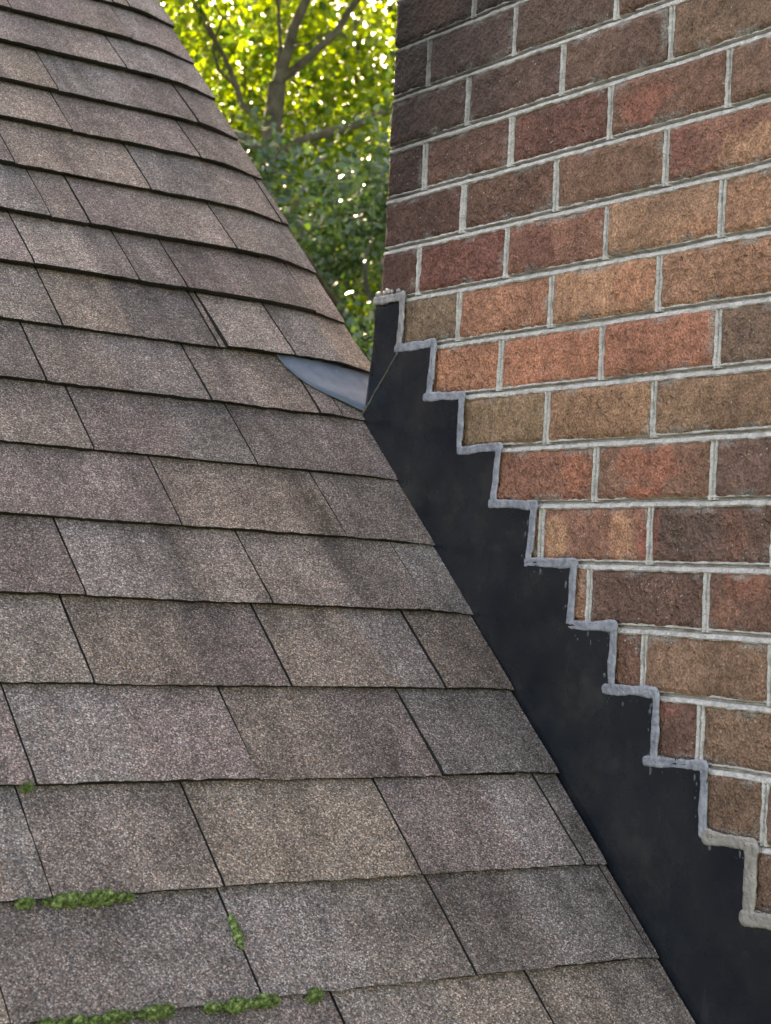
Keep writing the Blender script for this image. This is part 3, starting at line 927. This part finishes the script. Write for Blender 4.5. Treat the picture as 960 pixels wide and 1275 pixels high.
def make_tree(name, label, base, trunk_pts, centre, radii, ncl, nleaf, lsize, csize, mat, seed, limbs=(), nlimb=34, shell=0.45, bare=None):
    rnd = random.Random(seed); rs = np.random.RandomState(seed)
    root = empty(name, base)
    tag(root, label, "tree", "trees behind the chimney")
    centre = Vector(centre)
    paths = [trunk_pts] + list(limbs)
    cl = []
    while len(cl) < ncl:
        d = Vector((rnd.uniform(-1, 1), rnd.uniform(-1, 1), rnd.uniform(-1, 1)))
        l_ = d.length
        if l_ > 1 or l_ < shell * rnd.random(): continue
        bump = 1 + 0.22 * nz(d.x * 2 + seed, d.y * 2, d.z * 2)
        cl.append(centre + Vector((d.x * radii[0], d.y * radii[1], d.z * radii[2])) * bump)
    tops = [p for path in paths for p in path[len(path) // 3:]]
    for c in cl[:nlimb]:
        src = min(tops, key=lambda pr: (pr[0] - c).length + 2.0 * max(0, pr[0].z - c.z + 0.3))
        paths.append(curve(src[0], c, min(0.035, src[1] * 0.55), 0.006, 7, rnd, 0.12, 0.05))
    v, f = limb_mesh(paths)
    mesh_obj("trunk", v, f, M['bark'], root, smooth=True)
    # leaves: folded ovals in clusters
    C_ = np.array([list(c) for c in cl])
    pick = rs.randint(0, ncl, nleaf)
    P = C_[pick] + rs.normal(0, 1, (nleaf, 3)) * np.array(csize) * (0.6 + 0.8 * rs.rand(ncl))[pick][:, None]
    if bare is not None:        # leaves between the camera and the trunk fork are dropped
        b0, bd, rad, up_ = bare
        rel = P - np.array(list(b0)); al = rel @ np.array(list(bd))
        lat = np.linalg.norm((rel - al[:, None] * np.array(list(bd)))[:, :2], axis=1)
        P = P[~((al < 0.12) & (lat < rad) & (rel[:, 2] < up_) & (rel[:, 2] > -3))]
        pick = pick[:len(P)]; nleaf = len(P)
    nrm = rs.normal(0, 1, (nleaf, 3)); nrm[:, 2] += 0.9
    nrm /= np.linalg.norm(nrm, axis=1)[:, None]
    t = np.cross(nrm, rs.normal(0, 1, (nleaf, 3))); t /= np.linalg.norm(t, axis=1)[:, None]
    b = np.cross(nrm, t)
    sz = lsize * (0.6 + 0.8 * rs.rand(nleaf))[:, None]
    fold = 0.22
    tip0, tip1 = P - t * sz * .5, P + t * sz * .5
    e = b * sz * .36; up = nrm * sz * fold * .4
    Va = np.stack([tip0, P - t * sz * .12 - e + up, P + t * sz * .18 - e * .85 + up, tip1, P + t * sz * .18 + e * .85 + up, P - t * sz * .12 + e + up], 1)
    Va = Va - np.array(list(root.location))
    verts = Va.reshape(-1, 3).astype(np.float32)
    idx = np.arange(nleaf)[:, None] * 6
    F = np.concatenate([idx + np.array([[0, 1, 2, 3]]), idx + np.array([[0, 3, 4, 5]])], 1).reshape(-1, 4)
    me = bpy.data.meshes.new("crown")
    me.vertices.add(len(verts)); me.vertices.foreach_set("co", verts.ravel())
    me.loops.add(F.size); me.loops.foreach_set("vertex_index", F.ravel().astype(np.int32))
    me.polygons.add(len(F)); me.polygons.foreach_set("loop_start", (np.arange(len(F)) * 4).astype(np.int32))
    me.materials.append(mat)
    tone = np.clip(0.5 + 0.30 * rs.normal(0, 1, ncl)[pick] + 0.24 * rs.normal(0, 1, nleaf), 0, 1)
    at = me.color_attributes.new("tone", 'FLOAT_COLOR', 'POINT')
    cc = np.ones((nleaf, 6, 4), np.float32); cc[:, :, :3] = tone[:, None, None]
    at.data.foreach_set("color", cc.ravel())
    me.update(calc_edges=True)
    link(bpy.data.objects.new("crown", me), root)
    return root

V = Vector
trnd = random.Random(8)
# tall tree with the forked trunk
fork = V((3.40, 6.25, 1.98))
tb = V((3.10, 6.55, GZ))
trunk = curve(tb, V((3.42, 6.33, 1.60)), 0.14, 0.058, 12, trnd, 0.03) + [(fork, 0.052)]
lims = [curve(fork, V((3.50, 6.10, 2.55)), 0.034, 0.026, 6, trnd, 0.06) + curve(V((3.50, 6.10, 2.55)), V((3.2, 6.1, 4.1)), 0.026, 0.012, 7, trnd, .1)[1:],
        curve(fork, V((3.66, 6.08, 2.28)), 0.028, 0.021, 6, trnd, 0.06, -0.04) + curve(V((3.66, 6.08, 2.28)), V((4.6, 6.1, 3.3)), 0.021, 0.012, 7, trnd, .1)[1:],
        curve(V((3.42, 6.33, 1.62)), V((3.15, 6.43, 2.12)), 0.02, 0.014, 6, trnd, .1) + curve(V((3.15, 6.43, 2.12)), V((2.5, 6.6, 3.2)), 0.014, 0.008, 6, trnd, .1)[1:],
        curve(V((3.41, 6.30, 1.80)), V((3.36, 6.2, 2.6)), 0.016, 0.008, 6, trnd, .1)]
make_tree("forked_tree", "tall leafy tree with a grey forked trunk, yellow-green leaves lit from behind", tb, trunk, (3.75, 7.0, 2.9), (2.6, 2.6, 2.5), 240, 60000, 0.052, (0.24, 0.24, 0.17), M['leaf'], 21, lims,
          bare=(fork, Vector((0.483, 0.830, 0.279)), 0.42, 0.5))
# dense darker tree in front of it
b2 = V((2.95, 4.55, GZ))
make_tree("dense_tree", "dense dark blue-green tree standing in front of the forked trunk", b2, curve(b2, V((2.95, 4.5, 0.3)), 0.11, 0.03, 10, trnd, 0.03), (2.98, 4.55, 0.50), (1.35, 1.3, 0.80), 58, 24000, 0.037, (0.14, 0.14, 0.11), M['leaf_dark'], 33, (), 26)
# background trees
for nm, lb, bx, by_, top, cen, rad, n_, ls, sd in [
    ("spreading_tree", "bright yellow-green tree with thin foliage near the chimney corner", 6.6, 9.2, 2.2, (6.3, 9.5, 1.2), (2.7, 2.5, 3.6), 46000, 0.072, 44),
    ("broad_tree", "bright tree filling the gap low behind the roof edge", 4.2, 12.6, 1.6, (4.5, 12.8, 0.4), (3.4, 2.6, 3.9), 50000, 0.08, 55),
    ("far_tree", "far tree showing pale through the leaves beside the forked trunk", 7.5, 15.5, 2.5, (7.6, 15.6, 0.8), (3.6, 2.8, 4.4), 50000, 0.095, 66),
    ("far_tree", "far tree closing the gap low against the chimney corner", 11.5, 16.5, 2.5, (11.3, 16.6, 0.8), (3.8, 2.8, 4.6), 50000, 0.095, 77),
    ("far_tree", "farthest tree just showing beyond the roof edge at the top", 4.6, 20.5, 2.5, (4.8, 20.4, 0.6), (4.4, 3.0, 4.0), 50000, 0.11, 88)]:
    bb = V((bx, by_, GZ))
    make_tree(nm, lb, bb, curve(bb, V((cen[0], cen[1], top)), 0.17, 0.06, 10, trnd, 0.04), cen, rad, 260, n_, ls, (0.32, 0.32, 0.24), M['leaf'], sd)
